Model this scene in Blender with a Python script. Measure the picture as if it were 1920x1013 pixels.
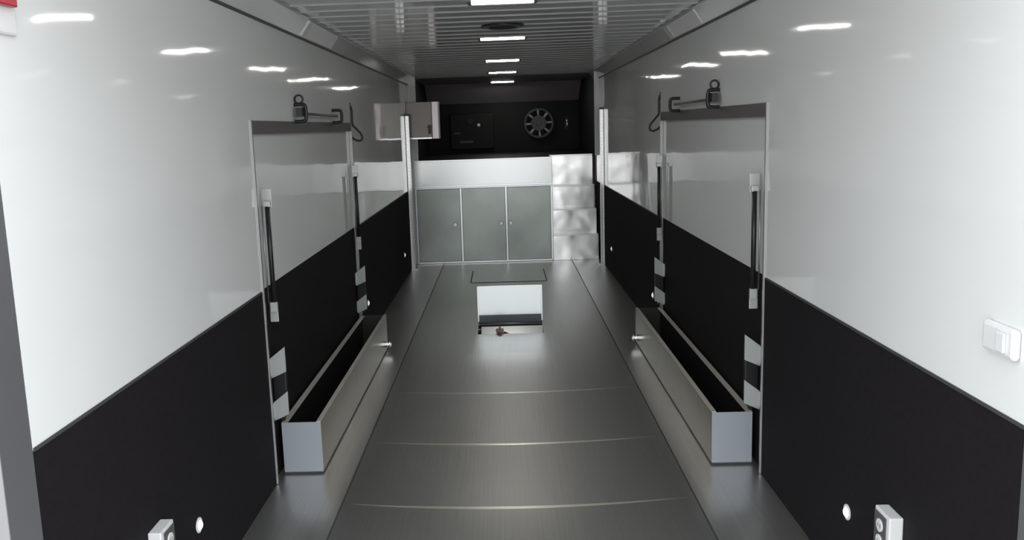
import bpy, bmesh, math, random
from mathutils import Vector, Matrix
random.seed(7)
C = bpy.context.scene
COL = C.collection
for o in list(bpy.data.objects): bpy.data.objects.remove(o)
PI = math.pi

# ------------------------------------------------------------------ camera
F, YAW, PITCH, ROLL, CX, CZ, SX = 1640.38, -.0321, .1619, .0343, -.0206, 1.766, -62.15
cd = bpy.data.cameras.new('camera'); cam = bpy.data.objects.new('camera', cd); COL.objects.link(cam)
cd.sensor_fit = 'HORIZONTAL'; cd.sensor_width = 36; cd.lens = F / 1920 * 36
cd.shift_x = -SX / 1920; cd.clip_start = .05; cd.clip_end = 200
R0 = Vector((math.cos(YAW), -math.sin(YAW), 0)); F0 = Vector((math.sin(YAW), math.cos(YAW), 0)); U0 = Vector((0, 0, 1))
F1 = F0 * math.cos(PITCH) - U0 * math.sin(PITCH); U1 = F0 * math.sin(PITCH) + U0 * math.cos(PITCH)
cr, sr = math.cos(ROLL), math.sin(ROLL)
R2 = R0 * cr - U1 * 0 + U1 * (-sr); U2 = R0 * sr + U1 * cr
M = Matrix((R2, U2, -F1)).transposed().to_4x4(); M.translation = Vector((CX, 0, CZ)); cam.matrix_world = M
C.camera = cam

# ------------------------------------------------------------------ world, daylight, exposure
w = bpy.data.worlds.new('world'); C.world = w; w.use_nodes = True
nt = w.node_tree; nt.nodes.clear()
wo = nt.nodes.new('ShaderNodeOutputWorld'); bg = nt.nodes.new('ShaderNodeBackground')
bg.inputs[0].default_value = (.94, .97, 1, 1); bg.inputs[1].default_value = 3.2
nt.links.new(bg.outputs[0], wo.inputs[0])
C.view_settings.view_transform = 'Standard'; C.view_settings.look = 'None'
C.view_settings.gamma = 1; C.view_settings.use_curve_mapping = False
C.view_settings.exposure = 0.0
LED = 60.0

# ------------------------------------------------------------------ materials
def mat(name, col, rough=.5, metal=0, bump=None, emit=None, aniso=0, ior=1.5, mottled=None):
    m = bpy.data.materials.new(name); m.use_nodes = True; n = m.node_tree; p = n.nodes['Principled BSDF']
    p.inputs['Base Color'].default_value = (*col, 1); p.inputs['Roughness'].default_value = rough
    p.inputs['Metallic'].default_value = metal; p.inputs['IOR'].default_value = ior
    if name == 'black_wainscot': p.inputs['Specular IOR Level'].default_value = .2
    if emit: p.inputs['Emission Color'].default_value = (*emit[0], 1); p.inputs['Emission Strength'].default_value = emit[1]
    if aniso:
        cv = n.nodes.new('ShaderNodeCombineXYZ'); cv.inputs[0].default_value = 1
        p.inputs['Anisotropic'].default_value = aniso; n.links.new(cv.outputs[0], p.inputs['Tangent'])
    tc = n.nodes.new('ShaderNodeTexCoord'); mp = n.nodes.new('ShaderNodeMapping'); n.links.new(tc.outputs['Object'], mp.inputs[0])
    if bump:
        sc, scale, dist = bump
        mp.inputs['Scale'].default_value = sc
        nz = n.nodes.new('ShaderNodeTexNoise'); nz.inputs['Scale'].default_value = scale; nz.inputs['Detail'].default_value = 2
        n.links.new(mp.outputs[0], nz.inputs[0])
        b = n.nodes.new('ShaderNodeBump'); b.inputs['Distance'].default_value = dist; b.inputs['Strength'].default_value = 1
        n.links.new(nz.outputs[0], b.inputs['Height']); n.links.new(b.outputs[0], p.inputs['Normal'])
    if mottled:
        sc, scale, lo, hi = mottled
        mp2 = n.nodes.new('ShaderNodeMapping'); n.links.new(tc.outputs['Object'], mp2.inputs[0]); mp2.inputs['Scale'].default_value = sc
        nz = n.nodes.new('ShaderNodeTexNoise'); nz.inputs['Scale'].default_value = scale; nz.inputs['Detail'].default_value = 4
        n.links.new(mp2.outputs[0], nz.inputs[0])
        r = n.nodes.new('ShaderNodeValToRGB'); r.color_ramp.elements[0].position = .3; r.color_ramp.elements[1].position = .7
        r.color_ramp.elements[0].color = (*[c * lo for c in col], 1); r.color_ramp.elements[1].color = (*[min(1, c * hi) for c in col], 1)
        n.links.new(nz.outputs[0], r.inputs[0]); n.links.new(r.outputs[0], p.inputs['Base Color'])
    return m
WHITE = mat('gloss_white_panel', (.79, .805, .805), .05, bump=((1, .7, 1), 1.6, .006))
CEIL = mat('gloss_white_ceiling', (.68, .695, .70), .06, bump=((.6, 4, 1), 1.2, .0012))
BLACK = mat('black_wainscot', (.0085, .0068, .0085), .8, bump=((1, 1, 1), 260, .001), mottled=((1, 1, 1), 60, .8, 1.25))
NOSE = mat('black_nose_lining', (.0025, .0018, .0025), .6)
NOSEC = mat('black_nose_ceiling', (.48, .43, .48), .5)
FLOOR = mat('brushed_floor_sheet', (.36, .365, .352), .31, .88, aniso=.75, bump=((9, .4, 1), 6, .0006), mottled=((60, .6, 1), 2, .94, 1.06))
FLOOR2 = mat('brushed_floor_edge_sheet', (.62, .615, .60), .29, .9, aniso=.6, bump=((.5, 6, 1), 3, .0006), mottled=((60, .6, 1), 2, .94, 1.06))
ALU = mat('brushed_aluminium', (.66, .67, .68), .28, 1, mottled=((1, 1, 30), 3, .94, 1.05))
ALUD = mat('dull_aluminium', (.36, .36, .36), .4, 1)
BOXM = mat('bright_sheet_aluminium', (.42, .42, .38), .22, 1, bump=((1, 1, 1), 2.5, .004))
FASC = mat('satin_white_aluminium', (.60, .62, .615), .25, .8)
DOORM = mat('satin_grey_aluminium', (.26, .285, .265), .28, .8, mottled=((1, 1, 1), 3, .9, 1.1))
STEPM = mat('polished_step_sheet', (.95, .95, .94), .24, .8, bump=((1, 1, 1), 2.2, .016))
FRAME = mat('grey_door_frame', (.30, .31, .33), .35, .7)
GROOVE = mat('dark_seam', (.05, .05, .05), .6)
HEAD = mat('grey_rubber_header', (.085, .08, .082), .5)
BLK = mat('satin_black', (.012, .012, .013), .35)
RUB = mat('black_rubber', (.02, .02, .02), .7)
CHROME = mat('chrome', (.85, .85, .85), .12, 1)
WPL = mat('white_plastic', (.72, .73, .74), .3)
BRK = mat('pale_bracket', (.54, .56, .56), .35, .4)
LENS = mat('led_lens', (.9, .9, .9), .3, emit=((1, .96, .90), LED))
DOT = mat('courtesy_lens', (.85, .85, .85), .25, emit=((1, 1, 1), .6))
RED = mat('red_plastic', (.42, .02, .04), .3)
PINK = mat('pink_webbing', (.50, .22, .27), .6)
RIM = mat('machined_rim', (.16, .155, .16), .35, .6)
RIMD = mat('grey_rim', (.07, .068, .07), .4, .5)
POST = mat('perforated_bright_track', (.97, .97, .97), .24, .55, mottled=((1, 1, 1), 60, .85, 1.05))
TAN = mat('pinkish_light_edge', (.86, .79, .79), .3, .3)
BROWN = mat('dull_stainless', (.13, .12, .108), .3, .7)
KNOBR = mat('brown_red_knob', (.09, .03, .025), .4)
GROUND = mat('pale_concrete', (.56, .53, .48), .9, mottled=((1, 1, 1), 2, .8, 1.2))
LIDM = mat('white_coated_lid', (.70, .73, .73), .2, .6)
BOXF = mat('satin_box_end', (.42, .45, .50), .4, .35)
LIP = mat('warm_box_lip', (.72, .67, .60), .35, .3)
PLATE = mat('pale_cover_plate', (.90, .91, .91), .35)
COVE = mat('gloss_white_cove', (.78, .79, .795), .1)
LIDREF = mat('lid_dark_reflection', (.10, .115, .125), .35, .3)  # tone of the dark reflection painted on the lower lid
KNOB = mat('pale_knob', (.92, .92, .92), .25, .3)
JAMB = mat('grey_jamb_aluminium', (.40, .40, .41), .4, .6)
SEAM = mat('warm_weld_seam', (.80, .78, .68), .3, .85)

# ------------------------------------------------------------------ mesh helpers
def BM(): return bmesh.new()
def box(bm, x0, x1, y0, y1, z0, z1, mi=0):
    if x0 > x1: x0, x1 = x1, x0
    if y0 > y1: y0, y1 = y1, y0
    v = [bm.verts.new((x, y, z)) for z in (z0, z1) for y in (y0, y1) for x in (x0, x1)]
    for f in ((0, 2, 3, 1), (4, 5, 7, 6), (0, 1, 5, 4), (2, 6, 7, 3), (0, 4, 6, 2), (1, 3, 7, 5)):
        bm.faces.new([v[i] for i in f]).material_index = mi
def cyl(bm, p0, p1, r, n=16, r2=None, mi=0):
    p0, p1 = Vector(p0), Vector(p1); d = p1 - p0
    q = d.to_track_quat('Z', 'Y').to_matrix().to_4x4(); q.translation = (p0 + p1) / 2
    g = bmesh.ops.create_cone(bm, cap_ends=True, segments=n, radius1=r, radius2=r if r2 is None else r2, depth=d.length, matrix=q)
    for f in {f for v in g['verts'] for f in v.link_faces}: f.material_index = mi; f.smooth = len(f.verts) == 4
def tube(bm, pts, r, n=10):
    pts = [Vector(p) for p in pts]; rings = []
    for i, p in enumerate(pts):
        d = (pts[min(i + 1, len(pts) - 1)] - pts[max(i - 1, 0)]).normalized()
        a = d.cross(Vector((.123, .9, .31))).normalized(); b = d.cross(a)
        rings.append([bm.verts.new(p + (a * math.cos(t * 2 * PI / n) + b * math.sin(t * 2 * PI / n)) * r) for t in range(n)])
    for i in range(len(rings) - 1):
        for t in range(n):
            bm.faces.new((rings[i][t], rings[i][(t + 1) % n], rings[i + 1][(t + 1) % n], rings[i + 1][t])).smooth = True
    bm.faces.new(rings[0][::-1]); bm.faces.new(rings[-1])
def smooth_path(pts, k=5):
    out = []; P = [Vector(p) for p in pts]; P = [P[0]] + P + [P[-1]]
    for i in range(1, len(P) - 2):
        for s in range(k):
            t = s / k; a, b, c, d = P[i - 1], P[i], P[i + 1], P[i + 2]
            out.append(.5 * ((2 * b) + (c - a) * t + (2 * a - 5 * b + 4 * c - d) * t * t + (3 * b - a - 3 * c + d) * t ** 3))
    return out + [P[-2]]
def prism(bm, poly, axis, a0, a1, mi=0):
    """poly of 2D points in the two other axes (order xyz without axis), extruded along axis"""
    def P(u, v, a): return {'x': (a, u, v), 'y': (u, a, v), 'z': (u, v, a)}[axis]
    A = [bm.verts.new(P(u, v, a0)) for u, v in poly]; B = [bm.verts.new(P(u, v, a1)) for u, v in poly]
    fs = [bm.faces.new(A), bm.faces.new(B[::-1])]
    for i in range(len(poly)):
        j = (i + 1) % len(poly); fs.append(bm.faces.new((A[i], B[i], B[j], A[j])))
    for f in fs: f.material_index = mi
def obj(name, bm, mats, parent=None, bevel=0, kind=None):
    bmesh.ops.recalc_face_normals(bm, faces=bm.faces)
    me = bpy.data.meshes.new(name); bm.to_mesh(me); bm.free()
    for m in (mats if isinstance(mats, (list, tuple)) else [mats]): me.materials.append(m)
    o = bpy.data.objects.new(name, me); COL.objects.link(o)
    if parent: o.parent = parent; o.matrix_parent_inverse = Matrix.Translation(parent.location).inverted()
    if bevel:
        b = o.modifiers.new('bevel', 'BEVEL'); b.width = bevel; b.segments = 2; b.limit_method = 'ANGLE'; b.harden_normals = False
    if kind: o['kind'] = kind
    return o
def struct(name, bm, mats, parent=None, bevel=0): return obj(name, bm, mats, parent, bevel, 'structure' if not parent else None)
def tag(o, label, cat, group=None):
    o['label'] = label; o['category'] = cat
    if group: o['group'] = group
    return o
def thing(name, label, cat, loc=(0, 0, 0), group=None):
    o = bpy.data.objects.new(name, None); o.empty_display_size = .1; COL.objects.link(o); o.location = loc
    return tag(o, label, cat, group)

# ================================================================== setting
W = 1.225; YR = 2.07; YF = 11.42; YN = 14.5; ZC = 2.44; ZK = 2.337; XK = 1.15
D0, D1, DZ, ZW = 4.21, 7.02, 1.83, 1.0      # escape doors and wainscot height
DECK = 1.355
# floor sheets (hole for the winch pit)
bm = BM()
xs = [-1.28, -.848, -.838, -.286, .286, .838, .848, 1.28]; ys = [YR - .14, 7.36, 7.72, YF + .72]
g = [[bm.verts.new((x, y, 0)) for x in xs] for y in ys]
for j in range(len(ys) - 1):
    for i in range(len(xs) - 1):
        if j == 1 and i == 3: continue
        f = bm.faces.new((g[j][i], g[j][i + 1], g[j + 1][i + 1], g[j + 1][i]))
        f.material_index = 2 if i in (1, 5) else (1 if i in (0, 6) else 0)
for f in bm.faces: f.normal_update()
fl = struct('floor', bm, [FLOOR, FLOOR2, GROOVE])
for p in fl.data.polygons: pass
# pit under the floor
bm = BM()
for a in ((-.300, -.286, 7.346, 7.734), (.286, .300, 7.346, 7.734), (-.286, .286, 7.346, 7.36), (-.286, .286, 7.72, 7.734)):
    box(bm, *a, -.30, -.003)
box(bm, -.30, .30, 7.346, 7.734, -.315, -.30)
struct('trim_1', bm, BLK)
# weld seams across the centre sheet
for k, (y0, nn) in enumerate(((3.87, 1), (4.70, 1), (5.66, 1))):
    bm = BM(); pts = []
    N = 28
    prof = [(-.014, 0), (-.007, .0022), (0, .003), (.007, .0022), (.014, 0)]
    rows = []
    for i in range(N + 1):
        x = -.80 + 1.6 * i / N; y = y0 + .075 * (x / .8) ** 2
        k_ = max(.12, 1 - abs(x / .8) ** 2.5); rows.append([bm.verts.new((x, y + a * k_, z * k_ + .0004)) for a, z in prof])
    for i in range(N):
        for j in range(4): bm.faces.new((rows[i][j], rows[i + 1][j], rows[i + 1][j + 1], rows[i][j + 1])).smooth = True
    struct('trim_%d' % (2 + k), bm, SEAM)

def side_wall(s, name, dn, tn):
    T = .055; X0, X1 = s * W, s * (W + T)
    bm = BM()
    box(bm, X0, X1, YR, D0, ZW, ZC + .02); box(bm, X0, X1, D0, D1, DZ, ZC + .02); box(bm, X0, X1, D1, 12.02, ZW, ZC + .02)
    wl = struct(name, bm, WHITE)
    bm = BM()
    box(bm, X0, X1, YR, D0, 0, ZW); box(bm, X0, X1, D1, 12.02, 0, ZW)
    obj('wainscot', bm, BLACK, wl)
    # thin dark cap line on top of the wainscot
    bm = BM(); box(bm, s * (W - .003), X0, YR, D0 - .03, ZW - .004, ZW + .006); box(bm, s * (W - .003), X0, D1 + .03, YF - .02, ZW - .004, ZW + .006)
    obj('cap_strip', bm, GROOVE, wl)
    # black lined nose part
    bm = BM(); box(bm, X0, X1, 12.02, YN + .1, 0, ZC + .02); obj('nose_lining', bm, NOSE, wl)
    # escape door, set back 18 mm
    bm = BM(); box(bm, s * (W + .018), X1, D0 + .002, D1 - .002, ZW, DZ - .002)
    d = struct(dn, bm, WHITE)
    bm = BM(); box(bm, s * (W + .018), X1, D0 + .002, D1 - .002, .005, ZW); obj('wainscot', bm, BLACK, d)
    bm = BM(); box(bm, s * (W - .004), s * (W + .018), D0 + .012, D1 - .012, 1.768, DZ + .004); obj('header_seal', bm, HEAD, d)
    bm = BM()
    box(bm, s * (W - .007), s * (W + .018), D0 - .010, D0 + .010, 0.002, DZ + .006)
    box(bm, s * (W - .007), s * (W + .018), D1 - .010, D1 + .010, 0.002, DZ + .006)
    obj('door_frame', bm, JAMB, d, .002)
    # dark reveal line between wall and cove
    bm = BM(); box(bm, s * (W - .006), s * W, YR + .05, 12.0, ZK - .012, ZK + .002)
    struct(tn, bm, GROOVE)
side_wall(-1, 'wall_left', 'door_1', 'trim_5')
side_wall(1, 'wall_right', 'door_2', 'trim_6')

# coves
for s, tn in ((-1, 'trim_7'), (1, 'trim_8')):
    bm = BM(); prism(bm, [(s * W, ZK), (s * XK, ZC), (s * W, ZC)], 'y', YR, 12.02); struct(tn, bm, COVE)
    bm = BM(); box(bm, s * (XK - .012), s * (XK + .006), YR, 12.0, ZC - .010, ZC); struct('trim_%d' % (9 if s < 0 else 10), bm, ALU)
# ceiling: transverse ribs modelled in the sheet
bm = BM(); rows = []; prof = []
y = 2.056
while y < 11.8:
    prof += [(max(y, YR), 0), (y + .20, 0), (y + .214, .0055), (y + .240, .0055)]; y += .254
prof.append((12.02, 0))
for y, d in prof: rows.append([bm.verts.new((x, y, ZC - d)) for x in (-W, W)] )
for i in range(len(rows) - 1): bm.faces.new((rows[i][0], rows[i][1], rows[i + 1][1], rows[i + 1][0]))
box(bm, -W - .055, W + .055, YR, 12.02, ZC + .02, ZC + .06)
struct('ceiling', bm, CEIL)
# nose: ceiling, sloped panel, end wall
bm = BM()
prism(bm, [(12.02, ZC), (13.98, ZC), (YN, 2.15), (YN + .05, 2.15), (YN + .05, ZC + .06), (12.02, ZC + .06)], 'x', -W - .05, W + .05)
struct('trim_11', bm, NOSEC)
bm = BM(); box(bm, -W - .05, W + .05, YN, YN + .05, 0, ZC + .02); struct('wall_front', bm, NOSE)
# raised deck
bm = BM(); box(bm, -W, .605, YF + .03, YN, DECK - .03, DECK - .004); box(bm, .605, W, 12.12, YN, DECK - .03, DECK - .004)
struct('trim_12', bm, NOSE)
# fascia between cabinet and deck + polished edge
bm = BM(); box(bm, -1.19, .605, YF, YF + .03, 1.012, DECK); 
fa = struct('trim_13', bm, FASC, bevel=.004)
bm = BM(); box(bm, -1.19, .605, YF - .006, YF + .0, DECK - .014, DECK + .004); obj('edge_strip', bm, ALU, fa, .002)
bm = BM(); box(bm, -1.19, .605, YF - .008, YF, 1.004, 1.028); obj('edge_strip', bm, ALU, fa, .002)
# jambs either side of the nose opening
bm = BM(); box(bm, -W, -1.125, YF, YF + .03, DECK, ZC); box(bm, -W, -1.19, YF, YF + .03, 0.002, DECK - .001); box(bm, -1.132, -1.122, YF - .006, YF, DECK + .005, ZC - .02); struct('trim_14', bm, WHITE)
bm = BM(); box(bm, 1.165, W, YF, YF + .03, DECK + .002, ZC); box(bm, 1.16, 1.172, YF - .006, YF, DECK, ZC - .02); struct('trim_15', bm, JAMB)
# rear door frame
for s, tn in ((-1, 'trim_16'), (1, 'trim_17')):
    bm = BM(); box(bm, s * W, s * (W + .075), YR - .14, YR, 0, ZC + .06)
    f = struct(tn, bm, FRAME, bevel=.003)
    bm = BM(); box(bm, s * (W + .076), s * (W + .10), YR - .17, YR + .03, 0, ZC + .06); obj('edge_strip', bm, ALU, f, .003)
bm = BM(); box(bm, -W - .1, W + .1, YR - .06, YR, ZC - .0, ZC + .12); struct('trim_18', bm, FRAME)
# ramp and ground outside
bm = BM(); prism(bm, [(YR - .145, 0), (-1.6, -.72), (-1.6, -.78), (YR - .145, -.08)], 'x', -1.22, 1.22)
tag(obj('loading_ramp', bm, ALUD), 'grey metal loading ramp below the rear opening of the trailer', 'ramp')
bm = BM(); box(bm, -40, 40, -40, 40, -.9, -.8); struct('ground', bm, GROUND)

# ================================================================== ceiling fixtures
LY = [4.95, 6.98, 9.30, 11.30, 13.72]
LN = ['nearest slim white LED bar on the ribbed ceiling, the widest of five', 'second slim LED bar from the rear, just beyond the round black ceiling disc',
      'middle slim LED bar of the five along the ribbed ceiling', 'fourth slim LED bar, last one on the ribbed part of the ceiling',
      'farthest slim LED bar, the only one on the black nose ceiling']
def led(i):
    y = LY[i]; z = ZC
    t = thing('ceiling_light', LN[i], 'light', (0, y, z), 'LED bars along the ceiling')
    bm = BM()
    for q in (-1, 1): box(bm, q * .170, q * .188, y - .036, y + .036, z - .015, z)
    box(bm, -.170, .170, y + .026, y + .036, z - .015, z)
    obj('housing', bm, BLK, t, .002)
    bm = BM(); prism(bm, [(y - .030, z - .001), (y - .028, z - .011), (y + .020, z - .011), (y + .024, z - .001)], 'x', -.168, .168)
    obj('lens', bm, LENS, t)
for i in range(5): led(i)
bm = BM(); cyl(bm, (0, 6.09, ZC - .016), (0, 6.09, ZC), .145, 40)
t = thing('ceiling_vent', 'flat round black disc on the ceiling between the two nearest light bars', 'vent', (0, 6.09, ZC))
obj('rim', bm, BLK, t, .004)
bm = BM()
for k in range(1, 5): cyl(bm, (0, 6.09, ZC - .019 - .0006 * k), (0, 6.09, ZC - .016), .12 - .026 * k, 32)
obj('grille', bm, RUB, t)

# cove panels
for s, y0, y1, lab in ((-1, 5.36, 6.30, 'pale rectangular cover plate on the left ceiling corner cove'), (1, 5.52, 6.50, 'pale rectangular cover plate on the right ceiling corner cove')):
    n = Vector((-s * (ZC - ZK), 0, -(W - XK))).normalized(); a = Vector((s * W, 0, ZK)); b = Vector((s * XK, 0, ZC)); u = (b - a)
    t = thing('cove_panel', lab, 'panel', (s * 1.19, (y0 + y1) / 2, 2.388), 'cove cover plates')
    def slab(f0, f1, yy0, yy1, h0, h1):
        bm = BM(); vs = []
        for h in (h0, h1):
            for f, y in ((f0, yy0), (f1, yy0), (f1, yy1), (f0, yy1)):
                p = a + u * f + n * h; vs.append(bm.verts.new((p.x, y, p.z)))
        for q in ((0, 1, 2, 3), (4, 7, 6, 5), (0, 4, 5, 1), (1, 5, 6, 2), (2, 6, 7, 3), (3, 7, 4, 0)): bm.faces.new([vs[i] for i in q])
        return bm
    obj('plate', slab(.10, .90, y0, y1, .0002, .008), PLATE, t, .002)
    e = (y0, y0 + .09) if s < 0 else (y1 - .14, y1)
    obj('end_cap', slab(.10, .90, e[0], e[1], .008, .014), WPL, t, .002)

# ================================================================== base cabinet with three doors
t = thing('base_cabinet', 'long low grey metal cabinet with three flat doors under the pale fascia', 'cabinet', (-.3, YF, 0))
bm = BM(); box(bm, -1.188, .600, YF + .02, YF + .60, .002, 1.003); obj('body', bm, ALUD, t)
bm = BM()
box(bm, -1.188, .600, YF - .002, YF + .02, .985, 1.003); box(bm, -1.188, .600, YF - .002, YF + .02, .002, .024)
for x in (-1.188, -.602, -.012, .578): box(bm, x, x + .024, YF - .002, YF + .02, .024, .985)
obj('face_frame', bm, ALU, t, .002)
for i, (x0, x1, kx) in enumerate(((-1.163, -.603, -.672), (-.577, -.013, -.070), (.013, .577, .055))):
    bm = BM(); box(bm, x0, x1, YF - .004, YF + .018, .026, .983); d = obj('door', bm, DOORM, t, .003)
    bm = BM(); cyl(bm, (kx, YF - .004, .515), (kx, YF - .02, .515), .012); cyl(bm, (kx, YF - .018, .515), (kx, YF - .036, .515), .027, 20, .022); obj('knob', bm, KNOB, d)
# steps up to the deck
t = thing('steps', 'polished metal steps up to the raised deck, right of the grey cabinet', 'steps', (.9, YF, 0))
zs = [0.002, .337, .652, .95, DECK]; yy = [YF, 11.64, 11.88, 12.10]
for k in range(4):
    bm = BM(); box(bm, .604, 1.195, yy[k], 12.10 if k < 3 else 12.12, zs[k], zs[k + 1] - (.0 if k < 3 else .002))
    st = obj('step', bm, STEPM, t)
    bm = BM(); box(bm, .604, 1.195, yy[k] - .008, yy[k] - .0005, zs[k + 1] - .018, zs[k + 1] + .003); obj('nosing', bm, ALU, st, .002)
bm = BM(); box(bm, .604, .614, YF - .004, YF + .02, .0, 1.0); obj('side_trim', bm, ALU, t)

# vertical bright tracks
for s, lab in ((-1, 'left tall bright perforated upright track by the grey cabinet'), (1, 'right tall bright perforated upright track by the metal steps')):
    t = thing('wall_track', lab, 'upright', (s * 1.19, 10.95, 0), 'upright tracks')
    bm = BM(); x0 = s * (W - .001); x1 = s * (W - .050)
    box(bm, x0, x1, 10.95, 10.962, .002, 1.93)
    for x in (x0, x1 + s * .008): box(bm, x, x - s * .008, 10.935, 10.95, .002, 1.93)
    box(bm, x0, x0 - s * .004, 10.935, 10.99, .002, 1.93)
    obj('channel', bm, POST, t)
    bm = BM(); box(bm, s * (W - .025), s * (W - .019), 10.9485, 10.9505, .05, 1.90)
    for k in range(45): box(bm, s * (W - .028), s * (W - .016), 10.947, 10.9505, .05 + k * .0418, .05 + k * .0418 + .016)
    obj('slots', bm, ALU, t)
    bm = BM(); box(bm, x0, x1, 10.93, 10.965, 1.931, 1.955); obj('top_cap', bm, BLK, t, .003)
    bm = BM(); box(bm, x0, s * (W - .08), 10.92, 10.99, .001, .02); obj('foot', bm, ALU, t)

# wall cabinet at left of the nose opening
t = thing('wall_cabinet', 'small dull metal box with a pale edge, high on the left by the black nose', 'cabinet', (-1.0, 11.2, 1.64))
bm = BM(); box(bm, -W + .001, -.905, 11.12, 11.40, 1.640, 2.10); obj('body', bm, BROWN, t, .003)
bm = BM(); box(bm, -.904, -.822, 11.14, 11.40, 1.640, 2.10); obj('pale_edge', bm, TAN, t, .004)
bm = BM(); cyl(bm, (-.935, 11.12, 1.79), (-.935, 11.08, 1.79), .028, 20); box(bm, -.955, -.912, 11.105, 11.118, 1.70, 1.765); obj('latch', bm, KNOBR, t)
bm = BM(); box(bm, -1.21, -.91, 11.117, 11.1195, 1.642, 1.66); obj('bottom_lip', bm, ALU, t)

# nose wall items
cx, cz, yw = .572, 1.797, YN
t = thing('wheel_rim', 'round silver spoked wheel rim hanging on the black nose wall', 'wheel', (cx, yw, cz))
def ring(bm, r0, r1, y0, y1, n=48):
    vs = [[bm.verts.new((cx + r * math.cos(a * 2 * PI / n), y, cz + r * math.sin(a * 2 * PI / n))) for r, y in ((r0, y0), (r1, y0), (r1, y1), (r0, y1))] for a in range(n)]
    for a in range(n):
        b = (a + 1) % n
        for k in range(4): bm.faces.new((vs[a][k], vs[b][k], vs[b][(k + 1) % 4], vs[a][(k + 1) % 4])).smooth = k in (1, 3)
bm = BM(); ring(bm, .212, .238, yw - .10, yw - .001); ring(bm, .203, .214, yw - .06, yw - .03); obj('rim', bm, RIMD, t, .003)
for k in range(8):
    a = k * PI / 4 + .06; d = Vector((math.cos(a), 0, math.sin(a))); q = Vector((-math.sin(a), 0, math.cos(a)))
    bm = BM(); vs = []
    for y in (yw - .095, yw - .055):
        for r, h in ((.12, .015), (.212, .022)):
            for sg in (-1, 1):
                p = Vector((cx, y, cz)) + d * r + q * h * sg; vs.append(bm.verts.new(p))
    for f in ((0, 1, 3, 2), (4, 6, 7, 5), (0, 4, 5, 1), (2, 3, 7, 6), (0, 2, 6, 4), (1, 5, 7, 3)): bm.faces.new([vs[i] for i in f])
    obj('spoke', bm, RIM, t, .004)
bm = BM(); cyl(bm, (cx, yw - .08, cz), (cx, yw - .001, cz), .125, 32); cyl(bm, (cx, yw - .095, cz), (cx, yw - .08, cz), .045, 24); obj('hub', bm, BLK, t, .004)
t = thing('grab_handle', 'small upright grey handle on the black nose wall right of the spoked wheel', 'handle', (1.03, yw, 1.77))
bm = BM(); tube(bm, smooth_path([(1.03, yw, 1.70), (1.03, yw - .04, 1.715), (1.03, yw - .04, 1.83), (1.03, yw, 1.845)]), .012); obj('grip', bm, CHROME, t)
bm = BM(); box(bm, 1.005, 1.055, yw - .006, yw, 1.68, 1.865); obj('mount', bm, BLK, t)
t = thing('equipment_box', 'black equipment box with small grey fittings, left on the black nose wall', 'box', (-.45, yw, 1.45))
bm = BM(); box(bm, -.86, -.16, yw - .22, yw - .001, 1.42, 1.98); obj('body', bm, NOSE, t, .01)
bm = BM(); cyl(bm, (-.535, yw - .22, 1.86), (-.535, yw - .235, 1.86), .06, 28); obj('dial', bm, RUB, t, .003)
bm = BM(); cyl(bm, (-.40, yw - .22, 1.80), (-.40, yw - .24, 1.80), .025, 16); obj('knob', bm, ALUD, t)
bm = BM(); box(bm, -.80, -.70, yw - .232, yw - .22, 1.665, 1.69); obj('bar', bm, HEAD, t)
bm = BM(); box(bm, -.71, -.50, yw - .232, yw - .22, 1.52, 1.555); obj('bar', bm, HEAD, t)

# ================================================================== floor hatch, winch, cover
t = thing('hatch_lid', 'white square hatch lid standing open in the middle of the metal floor', 'lid', (0, 7.74, 0))
bm = BM(); box(bm, -.287, .287, 7.735, 7.747, .085, .352); obj('panel', bm, LIDM, t, .002)
bm = BM(); box(bm, -.287, .287, 7.736, 7.746, .012, .084); obj('dark_reflection_strip', bm, LIDREF, t)  # foot of the lid, its dark reflection put into the colour
bm = BM(); box(bm, -.292, -.281, 7.722, 7.735, .03, .352); box(bm, .281, .292, 7.722, 7.735, .03, .352); box(bm, -.287, .287, 7.727, 7.735, .345, .354); obj('rim', bm, ALU, t, .001)
bm = BM(); cyl(bm, (-.287, 7.742, .007), (.287, 7.742, .007), .006, 10); obj('hinge', bm, ALUD, t)
t = thing('winch', 'winch with pale cross bar and red strap set in the open floor pit', 'winch', (0, 7.5, -.29))
bm = BM(); prism(bm, [(7.555, -.052), (7.562, -.054), (7.60, .004), (7.60, .012), (7.592, .012)], 'x', -.258, .284); obj('bar', bm, LIDM, t)
bm = BM(); box(bm, -.2, .2, 7.42, 7.66, -.298, -.13); cyl(bm, (-.18, 7.6, -.12), (.18, 7.6, -.12), .06, 24); obj('drum', bm, RUB, t, .006)
bm = BM(); box(bm, -.284, -.262, 7.50, 7.56, -.298, .004); obj('side_plate', bm, BLK, t)
bm = BM(); tube(bm, smooth_path([(-.095, 7.60, -.06), (-.095, 7.56, .005), (-.095, 7.50, .012), (-.095, 7.42, .012), (-.095, 7.37, .010), (-.095, 7.33, .008)]), .011); obj('cable', bm, BLK, t)
bm = BM()
for dx in (-.022, .022): tube(bm, smooth_path([(-.095 + dx, 7.51, .004), (-.095 + dx * 1.1, 7.46, .012), (-.095 + dx, 7.40, .012), (-.095 + dx * .2, 7.35, .012)]), .010)
obj('strap', bm, PINK, t)
bm = BM(); tube(bm, smooth_path([(-.06, 7.44, -.01), (-.03, 7.42, -.02), (-.015, 7.40, -.05), (-.05, 7.39, -.07)]), .013); obj('hook', bm, RED, t)
t = thing('floor_cover', 'closed flush metal floor cover between the open lid and the cabinet', 'cover', (0, 10.3, 0))
bm = BM(); box(bm, -.43, .43, 9.90, 10.74, .0005, .004); obj('plate', bm, FLOOR, t)
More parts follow.
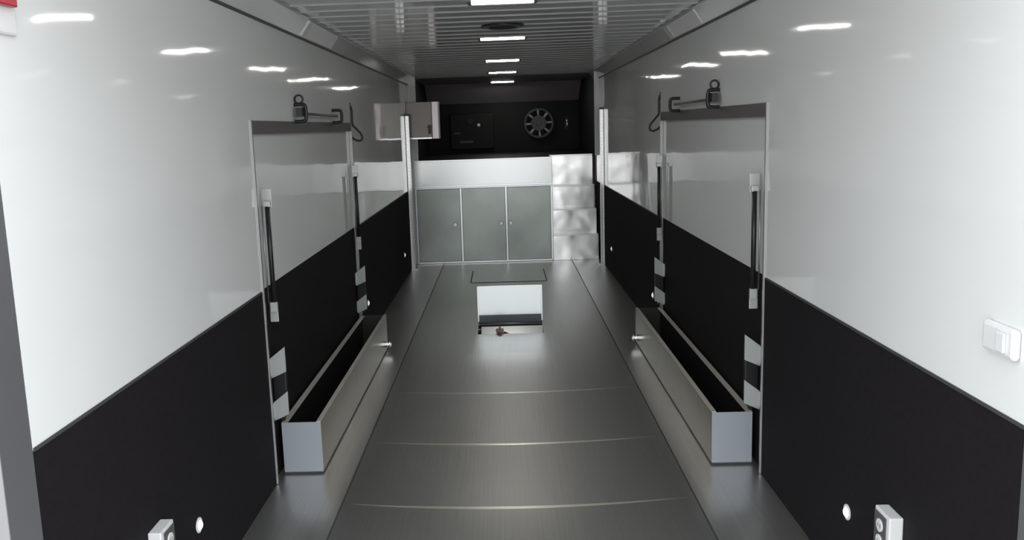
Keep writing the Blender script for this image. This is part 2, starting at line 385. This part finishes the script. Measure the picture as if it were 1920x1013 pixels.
bm = BM(); box(bm, -.442, -.430, 9.92, 10.72, .0005, .006); box(bm, .430, .442, 9.92, 10.72, .0005, .006); box(bm, -.43, .43, 9.890, 9.899, .0005, .003); obj('seal', bm, GROOVE, t)

# ================================================================== long open boxes at the wheel wells
for s, lab in ((-1, 'long open aluminium box with dark lining along the left wall'), (1, 'long open aluminium box with dark lining along the right wall')):
    y0, y1, h = 4.335, 6.95, .282
    t = thing('open_box', lab, 'box', (s * 1.12, y0, 0), 'open wheel well boxes')
    xi, xo = s * 1.010, s * 1.215
    bm = BM(); box(bm, xi, xo, y0, y0 + .004, .012, h); obj('front_panel', bm, BOXF, t)
    bm = BM(); box(bm, xi, xo, y1 - .004, y1, .012, h); obj('end_panel', bm, BOXM, t)
    bm = BM(); box(bm, xi, xi + s * .004, y0 + .004, y1 - .004, .012, h); obj('side_panel', bm, BOXM, t)
    bm = BM(); box(bm, xi - s * .0, xi + s * .022, y0 + .004, y1 - .004, h, h + .004); obj('lip', bm, LIP, t)
    bm = BM(); box(bm, xo - s * .004, xo, y0 + .004, y1 - .004, .012, h - .005); box(bm, xo - s * .03, xo, y0 + .01, y1 - .004, h - .005, h); obj('wall_rail', bm, LIP, t)
    bm = BM(); box(bm, xi + s * .0045, xo - s * .0045, y0 + .0045, y1 - .0045, .012, .03)
    box(bm, xi + s * .0045, xi + s * .008, y0 + .0045, y1 - .0045, .03, h - .01); box(bm, xo - s * .008, xo - s * .0045, y0 + .0045, y1 - .0045, .03, h - .012)
    box(bm, xi + s * .008, xo - s * .008, y0 + .0045, y0 + .008, .03, h - .01); obj('lining', bm, BLACK, t)
    bm = BM(); box(bm, xi + s * .002, xo, y0 + .002, y1 - .002, .001, .012); obj('base_gap', bm, GROOVE, t)
    bm = BM(); box(bm, xi, xi - s * .045, 6.83, 6.85, .055, .075); cyl(bm, (xi - s * .03, 6.84, .04), (xi - s * .03, 6.84, .09), .011); cyl(bm, (xi - s * .008, 6.84, .04), (xi - s * .008, 6.84, .09), .011); obj('latch', bm, CHROME, t)

# ================================================================== escape door hardware
def side(s): return 'left' if s < 0 else 'right'
for s in (-1, 1):
    X = s * W
    def xin(d): return s * (W - d)
    # tall dark gas struts at both jambs
    for yj, dirn, wh in ((4.30, 1, 'nearer'), (6.94, -1, 'farther')):
        t = thing('gas_strut', 'black upright gas strut on the %s frame post of the %s wall door' % (wh, side(s)), 'strut', (xin(.02), yj, .84), 'door gas struts')
        bm = BM(); cyl(bm, (xin(.028), yj, .93), (xin(.028), yj, 1.415), .0125, 16); obj('cylinder', bm, BLK, t)
        bm = BM(); cyl(bm, (xin(.006), yj - dirn * .02, .93), (xin(.006), yj - dirn * .02, 1.42), .004, 10); obj('rod', bm, ALUD, t)
        bm = BM(); box(bm, xin(-.000), xin(.048), yj + .012, yj + .018, 1.405, 1.50); box(bm, xin(.010), xin(.046), yj - .012, yj + .012, 1.412, 1.44); obj('upper_bracket', bm, BRK, t, .002)
        bm = BM(); box(bm, xin(0), xin(.042), yj + .012, yj + .018, .825, .925); box(bm, xin(.010), xin(.044), yj - .012, yj + .012, .88, .93); obj('lower_bracket', bm, BRK, t, .002)
        # latch block with two wedge brackets
        t = thing('latch_block', 'black block between two pale brackets, low on %s post of %s wall door' % (wh, side(s)), 'latch', (xin(.03), yj, .30), 'door latch blocks')
        for z0, z1 in ((.545, .665), (.318, .43)):
            bm = BM(); prism(bm, [(xin(-.016), z0 - .015), (xin(.062), z0 + .02), (xin(.062), z1 + .03), (xin(-.016), z1 - .03)], 'y', yj + .004, yj + .012)
            box(bm, xin(-.016), xin(-.012), yj - .02, yj + .03, z0, z1 - .03); obj('bracket', bm, BRK, t)
        bm = BM(); box(bm, xin(-.012), xin(.056), yj + .014, yj + .045, .36, .64); obj('block', bm, BLK, t, .004)
        if True:
            bm = BM(); cyl(bm, (xin(.03), yj, .312), (xin(.03), yj + .02, .312), .010, 12); obj('bolt', bm, BLK, t)
    # latch bar above the door
    t = thing('latch_bar', 'thin latch bar between two black loops above the %s wall door' % side(s), 'latch', (xin(.02), 5.7, 1.85), 'latch bars above the doors')
    for y, zc, hh in ((5.13, 1.882, .048), (6.27, 1.875, .042)):
        bm = BM(); tube(bm, smooth_path([(xin(.001), y, zc + hh), (xin(.045), y, zc + hh), (xin(.066), y, zc + hh - .012), (xin(.066), y, zc - hh + .012), (xin(.045), y, zc - hh), (xin(.001), y, zc - hh)], 4), .011)
        if y < 6: tube(bm, [(xin(.03) + s * .024 * math.cos(a), y, zc + hh + .030 + .024 * math.sin(a)) for a in [k * PI / 6 for k in range(13)]], .006); box(bm, xin(.02), xin(.056), y - .05, y + .01, zc - .02, zc + .03)
        obj('loop', bm, BLK, t)
    bm = BM(); cyl(bm, (xin(.036), 5.13, 1.880), (xin(.036), 6.27, 1.876), .008, 12); obj('bar', bm, HEAD, t)
    # J hook
    t = thing('wall_hook', 'black curved hook hanging from the %s wall at the door top far corner' % side(s), 'hook', (xin(.01), 7.03, 1.8), 'black hooks')
    bm = BM(); tube(bm, smooth_path([(xin(.004), 7.03, 1.965), (xin(.012), 7.03, 1.93), (xin(.012), 7.03, 1.84), (xin(.016), 7.03, 1.815), (xin(.05), 7.03, 1.775), (xin(.082), 7.03, 1.735), (xin(.082), 7.03, 1.70), (xin(.055), 7.03, 1.690), (xin(.025), 7.03, 1.702), (xin(.004), 7.03, 1.718)], 5), .0085); obj('rod', bm, BLK, t)
    bm = BM(); box(bm, xin(0), xin(.005), 7.01, 7.05, 1.93, 1.99); obj('mount', bm, BLK, t)
    # courtesy lights
    for y, z, wh in ((3.11, .302, 'nearest to the rear'), (7.37, .30, 'just beyond the wall door'), (10.23, .30, 'farthest, near the upright track')):
        t = thing('courtesy_light', 'small round white light low on the black %s wall, %s' % (side(s), wh), 'light', (X, y, z), 'low round wall lights')
        bm = BM(); cyl(bm, (X, y, z), (xin(.006), y, z), .030, 28); obj('bezel', bm, WPL, t, .002)
        bm = BM(); cyl(bm, (xin(.006), y, z), (xin(.014), y, z), .022, 28, .012); obj('lens', bm, DOT, t)
    # outlets
    yo = 2.72; zb = .335
    t = thing('outlet_box', 'white surface outlet box low on the black %s wall near the rear frame' % side(s), 'outlet', (X, yo, zb), 'outlet boxes')
    bm = BM(); box(bm, X, xin(.045), yo - .055, yo + .055, zb, zb + .15); obj('housing', bm, WPL, t, .004)
    bm = BM(); box(bm, xin(.045), xin(.048), yo - .034, yo + .050, zb + .008, zb + .138); obj('face_plate', bm, HEAD, t)
    for dz in (.045, .10):
        bm = BM(); cyl(bm, (xin(.048), yo + .006, zb + dz), (xin(.052), yo + .006, zb + dz), .022, 20); so = obj('socket', bm, WPL, t)
        bm = BM(); box(bm, xin(.052), xin(.0525), yo - .004, yo - .001, zb + dz - .007, zb + dz + .007); box(bm, xin(.052), xin(.0525), yo + .012, yo + .015, zb + dz - .006, zb + dz + .006); obj('slot', bm, BLK, so)

# marker lamp at upper left, switch at the right edge
t = thing('marker_lamp', 'red and white lamp on the left wall at the top rear corner', 'lamp', (-W, 2.15, 2.03))
bm = BM(); box(bm, -W, -W + .012, 2.09, 2.205, 2.026, 2.20); obj('base_plate', bm, WPL, t, .01)
bm = BM(); box(bm, -W + .012, -W + .03, 2.09, 2.185, 2.092, 2.19); obj('red_lens', bm, RED, t, .004)
t = thing('switch_cover', 'white rounded switch cover on the white right wall by the rear frame', 'switch', (W, 2.16, 1.15))
bm = BM(); box(bm, W - .022, W, 2.10, 2.245, 1.155, 1.235); obj('cover', bm, WPL, t, .012)
bm = BM(); box(bm, W - .030, W - .022, 2.13, 2.165, 1.17, 1.22); obj('rocker', bm, WPL, t, .003)
